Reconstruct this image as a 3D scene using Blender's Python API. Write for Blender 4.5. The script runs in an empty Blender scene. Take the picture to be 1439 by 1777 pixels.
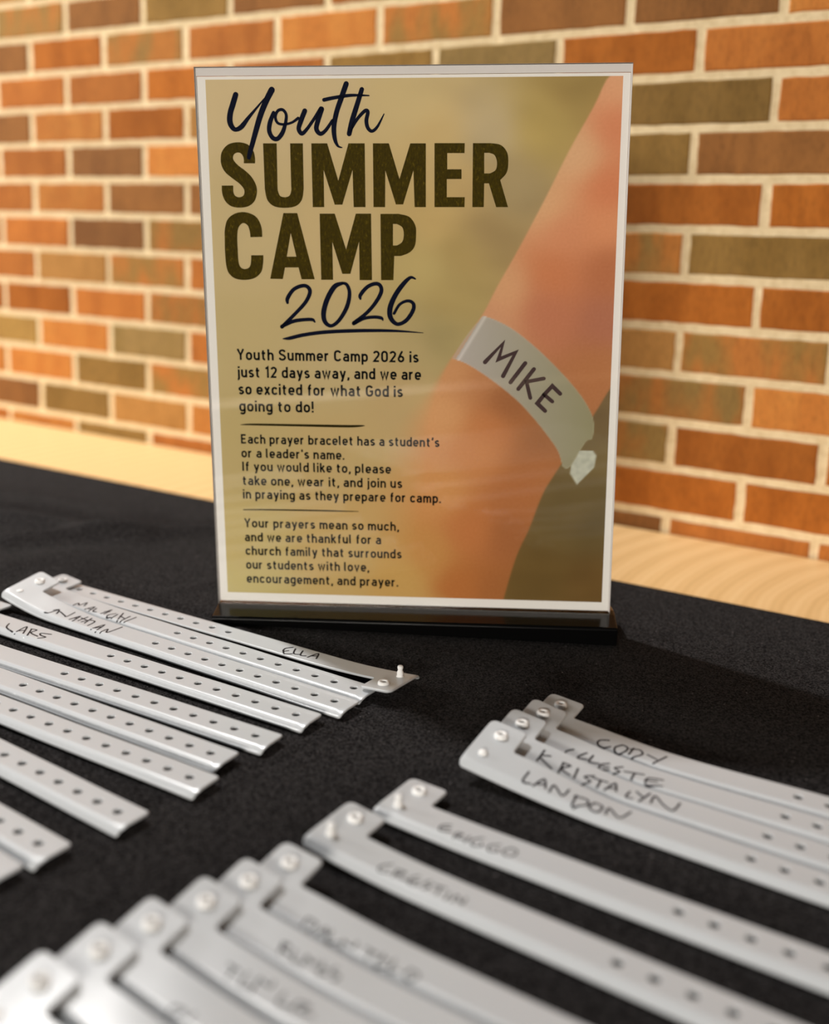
import bpy, bmesh, math, random
from mathutils import Vector, Matrix
from mathutils.geometry import delaunay_2d_cdt, tessellate_polygon
from mathutils import noise as mnoise

S = bpy.context.scene
COL = S.collection
R = math.radians

# ------------------------------------------------------------------ camera
cam_d = bpy.data.cameras.new('camera')
cam = bpy.data.objects.new('camera', cam_d)
COL.objects.link(cam)
cam.matrix_world = Matrix((
    (0.9967743534, -0.0423115304, 0.0681954748, 0.0359622393),
    (0.0745971045, 0.1750612538, -0.9817274721, -0.5434837673),
    (0.0296000065, 0.9836479512, 0.1776528856, 0.2116501159),
    (0, 0, 0, 1)))
cam_d.sensor_fit = 'VERTICAL'
cam_d.sensor_height = 36.0
cam_d.sensor_width = 36.0
cam_d.lens = 36.3674
cam_d.shift_y = -0.08811
cam_d.clip_start = 0.02
cam_d.clip_end = 50
cam_d.dof.use_dof = True
cam_d.dof.focus_distance = 0.505
cam_d.dof.aperture_fstop = 4.4
S.camera = cam

# ------------------------------------------------------------------ colour
S.view_settings.view_transform = 'Standard'
S.view_settings.look = 'None'
S.view_settings.gamma = 1.0
S.view_settings.use_curve_mapping = False
S.view_settings.exposure = 0.0

# ------------------------------------------------------------------ light
world = bpy.data.worlds.new('room_ambience')
S.world = world
world.use_nodes = True
world.node_tree.nodes['Background'].inputs[0].default_value = (1.0, 0.90, 0.78, 1)
world.node_tree.nodes['Background'].inputs[1].default_value = 0.025


def area(name, loc, target, size, power, color, shape='DISK', size_y=None):
    d = bpy.data.lights.new(name, 'AREA')
    d.shape = shape
    d.size = size
    if size_y:
        d.size_y = size_y
    d.energy = power
    d.color = color
    o = bpy.data.objects.new(name, d)
    COL.objects.link(o)
    o.location = loc
    o.rotation_euler = (Vector(target) - Vector(loc)).to_track_quat('-Z', 'Y').to_euler()
    return o


# ceiling downlight close to the brick wall, up and behind the sign on the left
area('downlight_by_wall', (-0.745, 0.50, 1.5), (-0.35, 0.25, 0.0), 0.08, 26, (1.0, 0.98, 0.96))
# warm fill spot, added to brighten the wall above the sign
sp_d = bpy.data.lights.new('wall_fill_spot', 'SPOT')
sp_d.energy = 6
sp_d.color = (1.0, 0.88, 0.72)
sp_d.spot_size = R(46)
sp_d.spot_blend = 0.9
sp_d.shadow_soft_size = 0.08
sp = bpy.data.objects.new('wall_fill_spot', sp_d)
COL.objects.link(sp)
sp.location = (-0.55, -0.05, 1.15)
sp.rotation_euler = (Vector((-0.16, 0.38, 0.44)) - sp.location).to_track_quat('-Z', 'Y').to_euler()
# low fill off to the left, added to bring out the cloth creases
area('side_fill', (-1.25, 0.36, 0.45), (-0.25, 0.12, 0.0), 0.16, 6, (1.0, 0.97, 0.92))
# low wide fill well behind the camera, added to light sign and band edges
area('front_fill', (-0.9, -4.6, 0.90), (0.0, 0.0, 0.1), 1.6, 178, (1.0, 0.93, 0.84), 'RECTANGLE', 0.5)


# ------------------------------------------------------------------ helpers
def tag(o, label=None, cat=None, group=None, kind=None):
    if label:
        o['label'] = label
    if cat:
        o['category'] = cat
    if group:
        o['group'] = group
    if kind:
        o['kind'] = kind
    return o


def empty(name, mat=None):
    o = bpy.data.objects.new(name, None)
    COL.objects.link(o)
    o.empty_display_size = 0.02
    if mat is not None:
        o.matrix_world = mat
    return o


def link_mesh(name, verts, faces, mats, parent=None, smooth=False, fmat=None):
    me = bpy.data.meshes.new(name)
    me.from_pydata([tuple(v) for v in verts], [], faces)
    for m in (mats if isinstance(mats, (list, tuple)) else [mats]):
        me.materials.append(m)
    if fmat:
        me.polygons.foreach_set('material_index', fmat)
    if smooth:
        me.polygons.foreach_set('use_smooth', [True] * len(me.polygons))
    me.update()
    o = bpy.data.objects.new(name, me)
    COL.objects.link(o)
    if parent is not None:
        o.parent = parent
    return o


class MB:
    def __init__(self):
        self.v = []
        self.f = []

    def add(self, verts, faces):
        b = len(self.v)
        self.v += [tuple(x) for x in verts]
        self.f += [tuple(i + b for i in f) for f in faces]

    def box(self, x0, y0, z0, x1, y1, z1):
        self.add([(x0, y0, z0), (x1, y0, z0), (x1, y1, z0), (x0, y1, z0), (x0, y0, z1), (x1, y0, z1), (x1, y1, z1), (x0, y1, z1)],
                 [(3, 2, 1, 0), (4, 5, 6, 7), (0, 1, 5, 4), (1, 2, 6, 5), (2, 3, 7, 6), (3, 0, 4, 7)])

    def lathe(self, c, prof, n=20):
        """prof: list of (radius, z) bottom to top, closed by caps"""
        b = len(self.v)
        for r, z in prof:
            for k in range(n):
                a = 2 * math.pi * k / n
                self.v.append((c[0] + r * math.cos(a), c[1] + r * math.sin(a), c[2] + z))
        for i in range(len(prof) - 1):
            for k in range(n):
                k2 = (k + 1) % n
                self.f.append((b + i * n + k, b + i * n + k2, b + (i + 1) * n + k2, b + (i + 1) * n + k))
        self.f.append(tuple(b + k for k in range(n))[::-1])
        self.f.append(tuple(b + (len(prof) - 1) * n + k for k in range(n)))

    def build(self, name, mats, parent=None, smooth=False, fmat=None):
        return link_mesh(name, self.v, self.f, mats, parent, smooth, fmat)


def bevel(o, w, seg=2):
    bm = bmesh.new()
    bm.from_mesh(o.data)
    bmesh.ops.bevel(bm, geom=bm.edges[:], offset=w, segments=seg, profile=0.5, affect='EDGES')
    bm.to_mesh(o.data)
    bm.free()
    return o


def catmull(pts, n=6):
    out = []
    m = len(pts)
    for i in range(m - 1):
        p0 = pts[max(i - 1, 0)]
        p1 = pts[i]
        p2 = pts[i + 1]
        p3 = pts[min(i + 2, m - 1)]
        for k in range(n):
            t = k / n
            out.append([0.5 * (2 * b + (c - a) * t + (2 * a - 5 * b + 4 * c - d) * t * t + (3 * b - a - 3 * c + d) * t ** 3)
                        for a, b, c, d in zip(p0, p1, p2, p3)])
    out.append(list(pts[-1]))
    return out


def ribbon2d(pts, widths, closed=False, cap=0):
    """flat ribbon along 2d points -> (verts2d, faces)"""
    V = [Vector(p[:2]) for p in pts]
    n = len(V)
    if not hasattr(widths, '__len__'):
        widths = [widths] * n
    L = []
    Rr = []
    for i in range(n):
        a = V[(i - 1) % n] if (closed or i > 0) else V[i]
        c = V[(i + 1) % n] if (closed or i < n - 1) else V[i]
        d0 = (V[i] - a)
        d1 = (c - V[i])
        d0 = d0.normalized() if d0.length > 1e-9 else d1.normalized()
        d1 = d1.normalized() if d1.length > 1e-9 else d0
        n0 = Vector((-d0.y, d0.x))
        n1 = Vector((-d1.y, d1.x))
        m = n0 + n1
        if m.length < 1e-3:
            m = n0
        m.normalize()
        k = 1 / max(0.5, m.dot(n0))
        h = widths[i] / 2
        L.append(V[i] + m * h * k)
        Rr.append(V[i] - m * h * k)
    verts = []
    for a, b in zip(L, Rr):
        verts += [a, b]
    faces = []
    for i in range(n - 1 + (1 if closed else 0)):
        j = (i + 1) % n
        faces.append((2 * i, 2 * i + 1, 2 * j + 1, 2 * j))
    if cap and not closed:
        for idx, sgn in ((0, -1), (n - 1, 1)):
            d = (V[1] - V[0]) if idx == 0 else (V[-1] - V[-2])
            if d.length < 1e-9:
                continue
            d.normalize()
            d = d * sgn
            p = Vector((-d.y, d.x))
            h = widths[idx] / 2
            b = len(verts)
            ring = [V[idx] + p * h * math.cos(t) + d * h * math.sin(t) for t in [math.pi * q / 6 for q in range(7)]]
            verts += ring
            faces.append(tuple(range(b, b + 7)) if sgn < 0 else tuple(range(b, b + 7))[::-1])
    return verts, faces


def smooth_outline(pts, n=5):
    """pts (x, y, corner?) closed; catmull between corners"""
    m = len(pts)
    ci = [i for i in range(m) if pts[i][2]]
    if not ci:
        q = pts + pts[:3]
        return catmull([p[:2] for p in q], n)[n:-n - 1]
    out = []
    for a, b in zip(ci, ci[1:] + [ci[0] + m]):
        seg = [pts[i % m][:2] for i in range(a, b + 1)]
        out += (seg if len(seg) == 2 else catmull(seg, n))[:-1]
    return out


# ------------------------------------------------------------------ materials
def mat(name, color, rough=0.5, spec=0.5, metallic=0.0, **kw):
    m = bpy.data.materials.new(name)
    m.use_nodes = True
    b = m.node_tree.nodes['Principled BSDF']
    b.inputs['Base Color'].default_value = (*color, 1)
    b.inputs['Roughness'].default_value = rough
    b.inputs['Specular IOR Level'].default_value = spec
    b.inputs['Metallic'].default_value = metallic
    for k, v in kw.items():
        b.inputs[k.replace('_', ' ')].default_value = v
    return m


def s2l(c):
    return tuple(((x / 255) / 12.92 if x / 255 <= 0.04045 else ((x / 255 + 0.055) / 1.055) ** 2.4) for x in c)


class NT:
    def __init__(self, m):
        self.t = m.node_tree
        self.b = self.t.nodes['Principled BSDF'] if 'Principled BSDF' in self.t.nodes else None

    def n(self, typ, **kw):
        x = self.t.nodes.new(typ)
        for k, v in kw.items():
            if k.startswith('i_'):
                key = k[2:]
                x.inputs[int(key) if key.isdigit() else key.replace('_', ' ')].default_value = v
            else:
                setattr(x, k, v)
        return x

    def l(self, a, b):
        self.t.links.new(a, b)


def ramp(nt, fac, stops):
    r = nt.n('ShaderNodeValToRGB')
    e = r.color_ramp.elements
    while len(e) < len(stops):
        e.new(0.5)
    for q, (p, c) in zip(e, stops):
        q.position = p
        q.color = (*c, 1)
    nt.l(fac, r.inputs[0])
    return r.outputs[0]


# white vinyl of the wristbands: lets some light and the cloth below through
def make_vinyl():
    m = bpy.data.materials.new('white_vinyl')
    m.use_nodes = True
    nt = NT(m)
    t = m.node_tree
    t.nodes.clear()
    out = nt.n('ShaderNodeOutputMaterial')
    d = nt.n('ShaderNodeBsdfDiffuse')
    d.inputs[0].default_value = (0.78, 0.815, 0.845, 1)
    tl = nt.n('ShaderNodeBsdfTranslucent')
    tl.inputs[0].default_value = (0.86, 0.86, 0.85, 1)
    tr = nt.n('ShaderNodeBsdfTransparent')
    tr.inputs[0].default_value = (0.97, 0.97, 0.97, 1)
    g = nt.n('ShaderNodeBsdfGlossy')
    g.inputs['Roughness'].default_value = 0.27
    m1 = nt.n('ShaderNodeMixShader', i_0=0.16)
    nt.l(d.outputs[0], m1.inputs[1])
    nt.l(tl.outputs[0], m1.inputs[2])
    m2 = nt.n('ShaderNodeMixShader', i_0=0.24)
    nt.l(m1.outputs[0], m2.inputs[1])
    nt.l(tr.outputs[0], m2.inputs[2])
    fr = nt.n('ShaderNodeFresnel', i_0=1.6)
    m3 = nt.n('ShaderNodeMixShader')
    nt.l(fr.outputs[0], m3.inputs[0])
    nt.l(m2.outputs[0], m3.inputs[1])
    nt.l(g.outputs[0], m3.inputs[2])
    nt.l(m3.outputs[0], out.inputs[0])
    return m


VINYL = make_vinyl()
STUD = mat('white_snap_plastic', (0.88, 0.88, 0.87), 0.55, 0.3)
INK = mat('marker_ink', (0.008, 0.005, 0.008), 0.6, 0.2)
PAPER = mat('white_paper', (0.83, 0.81, 0.78), 0.7, 0.2)
NAVY = mat('navy_print', s2l((2, 8, 32)), 0.6, 0.05)
TEXTI = mat('dark_print', s2l((4, 9, 12)), 0.6, 0.05)
RULE = mat('olive_rule_print', s2l((36, 30, 0)), 0.6, 0.05)
MARK = mat('brown_marker_print', s2l((62, 42, 42)), 0.6, 0.2)
BASE = mat('black_plastic', (0.002, 0.002, 0.002), 0.14, 0.35)


def make_olive():
    m = mat('olive_print', (0.05, 0.04, 0.003), 0.6, 0.05)
    nt = NT(m)
    tc = nt.n('ShaderNodeTexCoord')
    mp = nt.n('ShaderNodeMapping')
    mp.inputs['Scale'].default_value = (900, 900, 420)
    nt.l(tc.outputs['Object'], mp.inputs[0])
    nz = nt.n('ShaderNodeTexNoise', i_Scale=1.0, i_Detail=4.0, i_Roughness=0.7)
    nt.l(mp.outputs[0], nz.inputs['Vector'])
    nt.l(ramp(nt, nz.outputs[0], [(0.38, s2l((52, 42, 0))), (0.58, s2l((66, 54, 0))), (0.78, s2l((112, 94, 22)))]), nt.b.inputs['Base Color'])
    return m


OLIVE = make_olive()


def make_acrylic():
    m = bpy.data.materials.new('clear_acrylic')
    m.use_nodes = True
    nt = NT(m)
    m.node_tree.nodes.clear()
    out = nt.n('ShaderNodeOutputMaterial')
    tr = nt.n('ShaderNodeBsdfTransparent')
    tr.inputs[0].default_value = (0.985, 0.985, 0.98, 1)
    g = nt.n('ShaderNodeBsdfGlossy')
    g.inputs['Roughness'].default_value = 0.015
    fr = nt.n('ShaderNodeFresnel', i_0=1.33)
    mx = nt.n('ShaderNodeMixShader')
    nt.l(fr.outputs[0], mx.inputs[0])
    nt.l(tr.outputs[0], mx.inputs[1])
    nt.l(g.outputs[0], mx.inputs[2])
    nt.l(mx.outputs[0], out.inputs[0])
    return m


ACRYL = make_acrylic()
ACRYL_EDGE = mat('acrylic_cut_edge', (0.64, 0.61, 0.59), 0.55, 0.2)

# ------------------------------------------------------------------ drawn shapes of the print and the handwriting (millimetres)
HL=[[[[-79.18,237.53,1],[-79.09,239.92,0],[-79.85,243.64,0],[-82.62,246.82,0],[-87.57,247.9,0],[-92.61,246.86,0],[-95.81,243.7,0],[-96.81,239.98,0],[-96.41,236.25,0],[-94.59,233.03,0],[-91.07,230.08,0],[-87.81,227.66,0],[-85.67,225.23,0],[-85.18,223.35,0],[-85.92,221.46,0],[-88.08,220.76,0],[-90.02,221.46,0],[-90.9,223.35,0],[-90.88,226.59,1],[-96.83,226.59,1],[-96.77,222.82,0],[-95.47,219.03,0],[-92.48,216.32,0],[-88.01,215.5,0],[-83.2,216.32,0],[-80.01,219.02,0],[-78.68,223.34,0],[-79.16,227.1,0],[-81.26,230.86,0],[-84.22,233.81,0],[-87.47,236.22,0],[-89.62,238.36,0],[-90.44,240.22,0],[-89.75,242.08,0],[-87.77,242.87,0],[-86.01,242.17,0],[-84.98,240.21,0],[-84.97,237.55,1]]],[[[-74.73,247.31,1],[-67.77,247.28,1],[-67.99,226.01,1],[-67.83,223.86,0],[-66.79,221.44,0],[-64.47,220.74,0],[-62.05,221.44,0],[-61.03,223.86,0],[-60.97,226.0,1],[-60.93,247.25,1],[-54.43,247.22,1],[-54.55,224.92,1],[-55.58,219.55,0],[-58.84,216.31,0],[-64.73,215.4,0],[-70.3,216.32,0],[-73.55,219.56,0],[-74.6,224.95,1]]],[[[-50.14,247.21,1],[-42.07,247.17,1],[-36.75,228.9,1],[-31.29,247.12,1],[-23.1,247.09,1],[-23.04,215.77,1],[-29.12,215.77,1],[-29.4,234.2,1],[-34.86,217.01,1],[-38.8,217.01,1],[-44.15,234.24,1],[-44.21,215.77,1],[-50.11,215.77,1]]],[[[-18.97,247.07,1],[-10.92,247.03,1],[-5.68,229.64,1],[-0.17,246.98,1],[7.62,246.95,1],[7.65,215.77,1],[1.95,215.77,1],[1.38,233.85,1],[-3.87,217.11,1],[-7.55,217.11,1],[-12.81,233.89,1],[-13.06,215.77,1],[-18.96,215.77,1]]],[[[11.95,247.03,1],[27.04,246.97,1],[26.97,242.17,1],[18.34,242.21,1],[18.38,234.34,1],[25.53,234.32,1],[25.57,229.58,1],[18.19,229.59,1],[18.24,220.68,1],[27.28,220.67,1],[27.22,215.77,1],[12.04,215.77,1]]],[[[31.12,246.95,1],[39.81,246.91,1],[44.91,246.01,0],[48.03,242.61,0],[48.81,237.92,0],[48.1,232.68,0],[44.93,229.01,1],[49.06,215.77,1],[43.09,215.77,1],[39.29,227.44,1],[36.96,227.44,1],[36.9,215.77,1],[31.14,215.77,1]],[[36.77,242.24,1],[39.34,242.23,1],[41.94,241.07,0],[43.17,237.67,0],[42.59,234.01,0],[39.76,232.28,1],[36.9,232.29,1]]],[[[-76.72,200.78,1],[-76.95,205.44,0],[-78.66,209.8,0],[-81.66,212.25,0],[-86.41,213.33,0],[-91.24,212.24,0],[-94.75,209.24,0],[-96.21,204.31,0],[-96.45,199.92,0],[-96.56,193.29,0],[-96.27,186.63,0],[-95.03,182.18,0],[-91.72,179.4,0],[-86.6,178.7,0],[-81.43,179.73,0],[-77.9,182.81,0],[-76.8,186.99,0],[-76.47,191.42,1],[-82.88,191.4,1],[-83.13,187.79,0],[-84.07,185.29,0],[-86.39,184.33,0],[-88.63,185.27,0],[-89.65,188.33,0],[-89.81,194.42,0],[-89.77,201.03,0],[-88.97,205.42,0],[-86.62,207.72,0],[-84.13,206.52,0],[-83.12,203.24,0],[-82.94,200.6,1]]],[[[-65.37,212.79,1],[-58.21,212.8,1],[-49.94,179.21,1],[-56.85,179.18,1],[-58.27,185.23,1],[-65.34,185.2,1],[-66.65,179.24,1],[-73.3,179.38,1]],[[-61.85,202.73,1],[-59.25,190.76,1],[-64.22,190.74,1]]],[[[-46.67,212.53,1],[-38.88,212.53,1],[-33.34,194.58,1],[-28.06,212.54,1],[-20.25,212.54,1],[-20.11,178.92,1],[-26.56,178.89,1],[-26.58,198.43,1],[-31.29,182.08,1],[-35.51,182.06,1],[-40.43,198.39,1],[-40.35,178.98,1],[-46.56,178.95,1]]],[[[-15.46,212.43,1],[-6.2,212.44,1],[-0.7,210.93,0],[2.32,206.62,0],[2.7,201.75,0],[2.03,196.32,0],[-0.74,193.03,0],[-5.19,191.27,1],[-8.52,191.26,1],[-9.04,178.98,1],[-15.42,178.94,1]],[[-9.09,207.42,1],[-7.05,207.37,1],[-4.24,205.53,0],[-3.59,201.74,0],[-4.49,198.37,0],[-7.1,196.62,1],[-9.16,196.56,1]]]]
YO=[[[-87.82,270.9,2.74],[-89.34,266.58,2.87],[-90.94,261.96,2.87],[-91.29,257.9,2.87],[-90.0,254.97,2.49],[-88.19,254.09,2.12],[-85.36,255.53,2.49],[-82.15,259.29,1.87],[-77.69,264.19,1.12],[-72.93,269.35,0.62]],[[-69.46,273.05,3.12],[-72.7,267.33,2.99],[-75.67,260.71,2.87],[-78.06,253.74,2.74],[-80.13,247.32,2.49],[-81.66,242.62,2.37],[-82.25,240.27,1.87]],[[-68.9,262.11,1.87],[-70.89,257.2,2.37],[-71.33,253.12,2.24],[-69.6,249.9,2.24],[-67.16,249.6,2.24],[-64.62,252.51,2.24],[-62.95,257.15,1.75],[-62.53,261.2,1.5],[-64.29,263.52,1.5],[-66.74,262.96,1.5],[-68.05,260.08,1.5],[-66.92,257.17,1.37],[-63.58,256.46,1.25],[-59.59,257.42,1.25],[-56.49,259.43,1.5]],[[-53.06,262.87,2.49],[-55.32,257.68,2.49],[-56.33,254.21,2.24],[-54.86,251.99,2.12],[-52.37,253.9,1.75],[-48.6,258.8,1.62],[-44.85,263.97,2.12]],[[-44.55,263.68,2.62],[-46.49,258.21,2.49],[-47.37,254.16,2.37],[-45.42,251.83,2.12],[-42.64,253.55,1.75],[-39.21,258.17,1.5]],[[-31.97,275.6,2.62],[-34.49,269.06,2.62],[-37.02,262.19,2.49],[-38.48,255.27,2.49],[-38.16,249.46,2.12],[-36.71,245.96,1.25],[-34.59,245.07,0.5]],[[-43.25,268.09,1.87],[-38.1,269.09,1.75],[-29.65,270.17,1.5],[-20.65,269.98,0.62]],[[-24.21,272.97,2.24],[-26.71,265.57,2.49],[-29.23,258.11,2.62],[-30.84,251.75,2.49]],[[-30.52,252.91,1.5],[-26.81,258.67,1.62],[-22.84,262.67,1.75],[-21.34,262.09,1.87],[-22.11,258.07,1.99],[-21.43,254.6,1.87],[-19.33,252.97,1.62],[-16.59,255.15,1.37],[-13.23,261.18,0.5]]]
NU=[[[-64.54,166.94,1.4],[-64.47,169.28,2.09],[-61.4,173.66,1.98],[-57.22,175.71,1.98],[-53.99,175.44,1.98],[-52.59,172.55,2.09],[-55.08,167.3,1.98],[-60.55,161.41,1.86],[-67.88,154.29,1.98]],[[-67.87,154.59,1.98],[-61.85,157.29,1.98],[-55.9,158.22,1.86],[-51.75,158.25,1.75],[-50.42,157.09,0.93]],[[-35.5,177.28,1.63],[-39.62,175.52,2.56],[-43.56,169.12,2.68],[-45.64,162.11,2.68],[-44.98,157.13,2.33],[-41.77,155.1,1.86],[-37.59,158.07,1.98],[-33.35,165.11,2.21],[-31.9,172.09,1.98],[-33.17,176.42,1.75],[-35.49,177.39,1.4]],[[-26.26,169.23,1.16],[-26.24,171.26,1.98],[-22.69,175.33,1.98],[-18.59,177.08,1.98],[-15.98,176.23,1.98],[-15.43,172.77,2.09],[-18.69,166.96,1.98],[-23.43,161.69,1.86],[-29.96,156.67,1.98]],[[-29.96,156.37,1.98],[-24.64,159.05,1.75],[-19.35,159.85,1.75],[-15.55,159.41,1.75],[-14.68,158.25,0.81]],[[2.29,179.65,0.81],[-0.31,180.33,1.63],[-4.08,176.87,2.33],[-8.17,171.08,2.56],[-10.83,164.69,2.79],[-10.57,159.45,2.56],[-7.08,156.27,1.98],[-2.4,158.35,2.09],[1.11,163.61,2.09],[1.12,167.09,1.86],[-1.79,168.35,1.63],[-5.87,166.47,1.51],[-8.81,161.8,1.51]],[[-67.47,148.08,0.58],[-63.88,148.41,1.86],[-56.1,150.26,1.98],[-44.2,151.84,1.98],[-26.48,152.7,1.86],[-8.86,152.74,1.4],[6.35,151.82,0.35]]]
RU=[[[-91.87,101.32,0.3],[-84.95,101.58,1.02],[-59.94,101.5,1.26],[-35.09,101.42,1.38],[-27.35,101.7,1.02],[-24.88,101.9,0.3]],[[-92.13,53.64,0.6],[-77.1,53.91,0.78],[-48.5,54.05,0.84],[-35.86,54.01,0.6],[-28.92,54.07,0.3]]]
MK=[[[38.6,136.78,2.24],[47.77,146.76,2.24],[45.43,138.24,2.24],[54.37,142.12,2.24],[48.07,129.53,2.24]],[[59.45,136.5,2.12],[52.0,126.27,2.12]],[[63.99,133.4,2.12],[56.13,122.81,2.12]],[[69.26,128.52,1.99],[60.29,126.69,1.99],[62.48,118.1,1.99]],[[77.87,120.55,2.12],[73.71,124.63,2.12],[69.79,120.12,2.12],[66.17,115.27,2.24],[70.33,111.28,2.12]],[[69.48,120.12,1.99],[73.94,116.34,1.99]]]
TX=[["Youth Summer Camp 2026 is",-92.57,136.54,4.05,136.13,5.95],["just 12 days away, and we are",-92.72,127.15,5.26,126.89,5.99],["so excited for what God is",-92.47,117.94,-4.34,117.6,6.04],["going to do!",-92.36,108.66,-51.99,108.56,6.08],["Each prayer bracelet has a student’s",-92.11,90.95,15.09,90.79,5.18],["or a leader's name.",-92.16,83.21,-36.01,82.88,5.21],["If you would like to, please",-91.98,75.65,-10.87,75.6,5.24],["take one, wear it, and join us",-92.23,67.68,-4.85,67.68,5.28],["in praying as they prepare for camp.",-92.21,59.99,15.99,59.71,5.31],["Your prayers mean so much,",-92.2,43.54,-6.77,43.42,5.18],["and we are thankful for a",-92.18,35.47,-16.6,35.52,5.21],["church family that surrounds",-92.0,27.56,-5.33,27.6,5.24],["our students with love,",-91.99,19.39,-23.33,19.5,5.28],["encouragement, and prayer.",-91.97,11.24,-7.3,11.19,5.31]]
PRINT=[[-103.09,278.38],[103.72,278.18],[103.53,5.34],[-102.39,5.23]]
ARM=[[97.86,279.22],[89.83,263.97],[78.44,242.99],[67.7,220.7],[55.01,195.88],[43.69,175.17],[36.22,160.63],[20.02,137.31],[12.84,124.99],[5.87,112.53],[-0.26,99.93],[-7.5,66.65],[-14.01,30.44],[-17.43,1.75],[50.2,3.75],[56.91,29.63],[63.68,46.19],[70.27,65.38],[77.22,78.27],[96.03,109.82],[102.7,121.86],[117.53,146.14],[111.37,279.9]]
BAND=[[37.35,161.02],[44.8,158.28],[54.15,153.07],[66.73,142.87],[79.43,130.41],[89.08,119.1],[94.36,110.22],[95.96,103.81],[95.16,96.67],[91.79,94.67],[84.07,81.12],[80.28,81.37],[78.18,88.56],[74.22,95.02],[65.13,106.56],[54.87,117.36],[42.17,127.42],[29.56,135.54],[21.39,138.62],[29.4,151.29]]
CLASP=[[90.54,94.65],[94.05,92.75],[97.99,87.6],[96.98,81.03],[88.18,71.29],[84.19,77.49],[84.67,82.11],[87.65,87.42]]
GL=[[37.35,161.02],[31.86,153.81],[26.96,145.62],[23.9,138.65]]
BG=[[-90.35,274.89,200,172,122],[-43.87,271.77,198,170,120],[-3.62,265.99,196,168,112],[13.61,246.58,198,165,105],[39.34,251.99,185,160,115],[81.12,273.48,155,125,66],[64.83,254.6,178,148,80],[48.38,224.1,160,135,90],[31.08,224.12,190,155,95],[13.74,209.9,192,158,95],[25.56,192.61,170,140,80],[40.03,204.19,158,128,78],[19.83,169.12,170,142,82],[7.92,183.8,185,158,95],[-33.51,198.27,195,165,110],[-87.48,198.14,192,165,112],[-89.58,144.11,186,160,105],[-34.48,138.55,186,160,108],[1.95,145.01,178,152,98],[13.95,151.16,160,138,85],[-4.19,117.35,184,152,98],[-91.77,87.59,182,156,98],[-35.4,82.19,186,155,98],[-93.94,31.74,188,162,100],[-36.25,29.87,190,155,92],[-98.13,7.92,188,166,102],[-4.57,17.32,192,148,78],[-16.95,56.72,190,150,88],[99.36,84.68,118,96,55],[82.25,52.46,108,86,45],[70.83,19.4,105,78,32],[95.85,13.46,104,74,30],[100.56,52.88,98,78,40],[100.81,109.59,112,88,52]]
AC=[[100.6,273.32,214,152,104],[104.18,254.38,205,125,80],[82.19,240.76,212,162,112],[99.8,224.03,203,120,74],[68.69,215.61,212,160,108],[97.62,207.12,212,138,88],[77.64,204.25,205,132,86],[101.39,184.21,178,105,62],[49.28,175.2,206,150,100],[72.53,181.17,196,118,70],[40.72,157.38,200,140,95],[70.09,163.55,184,112,74],[99.53,157.86,172,105,72],[97.51,133.93,175,110,62],[26.09,130.06,200,142,88],[50.39,114.4,152,92,48],[69.0,91.04,150,94,50],[33.92,128.93,178,114,66],[41.52,102.47,190,118,64],[17.15,108.33,206,148,92],[35.6,89.83,196,128,72],[69.18,84.12,178,110,60],[57.43,64.79,172,104,54],[14.25,67.1,200,138,76],[33.04,44.8,186,112,56],[51.71,41.98,160,95,48],[27.1,11.5,176,104,46],[-4.57,17.32,192,148,78],[8.09,31.01,190,132,66],[46.03,8.68,160,95,44]]
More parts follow.
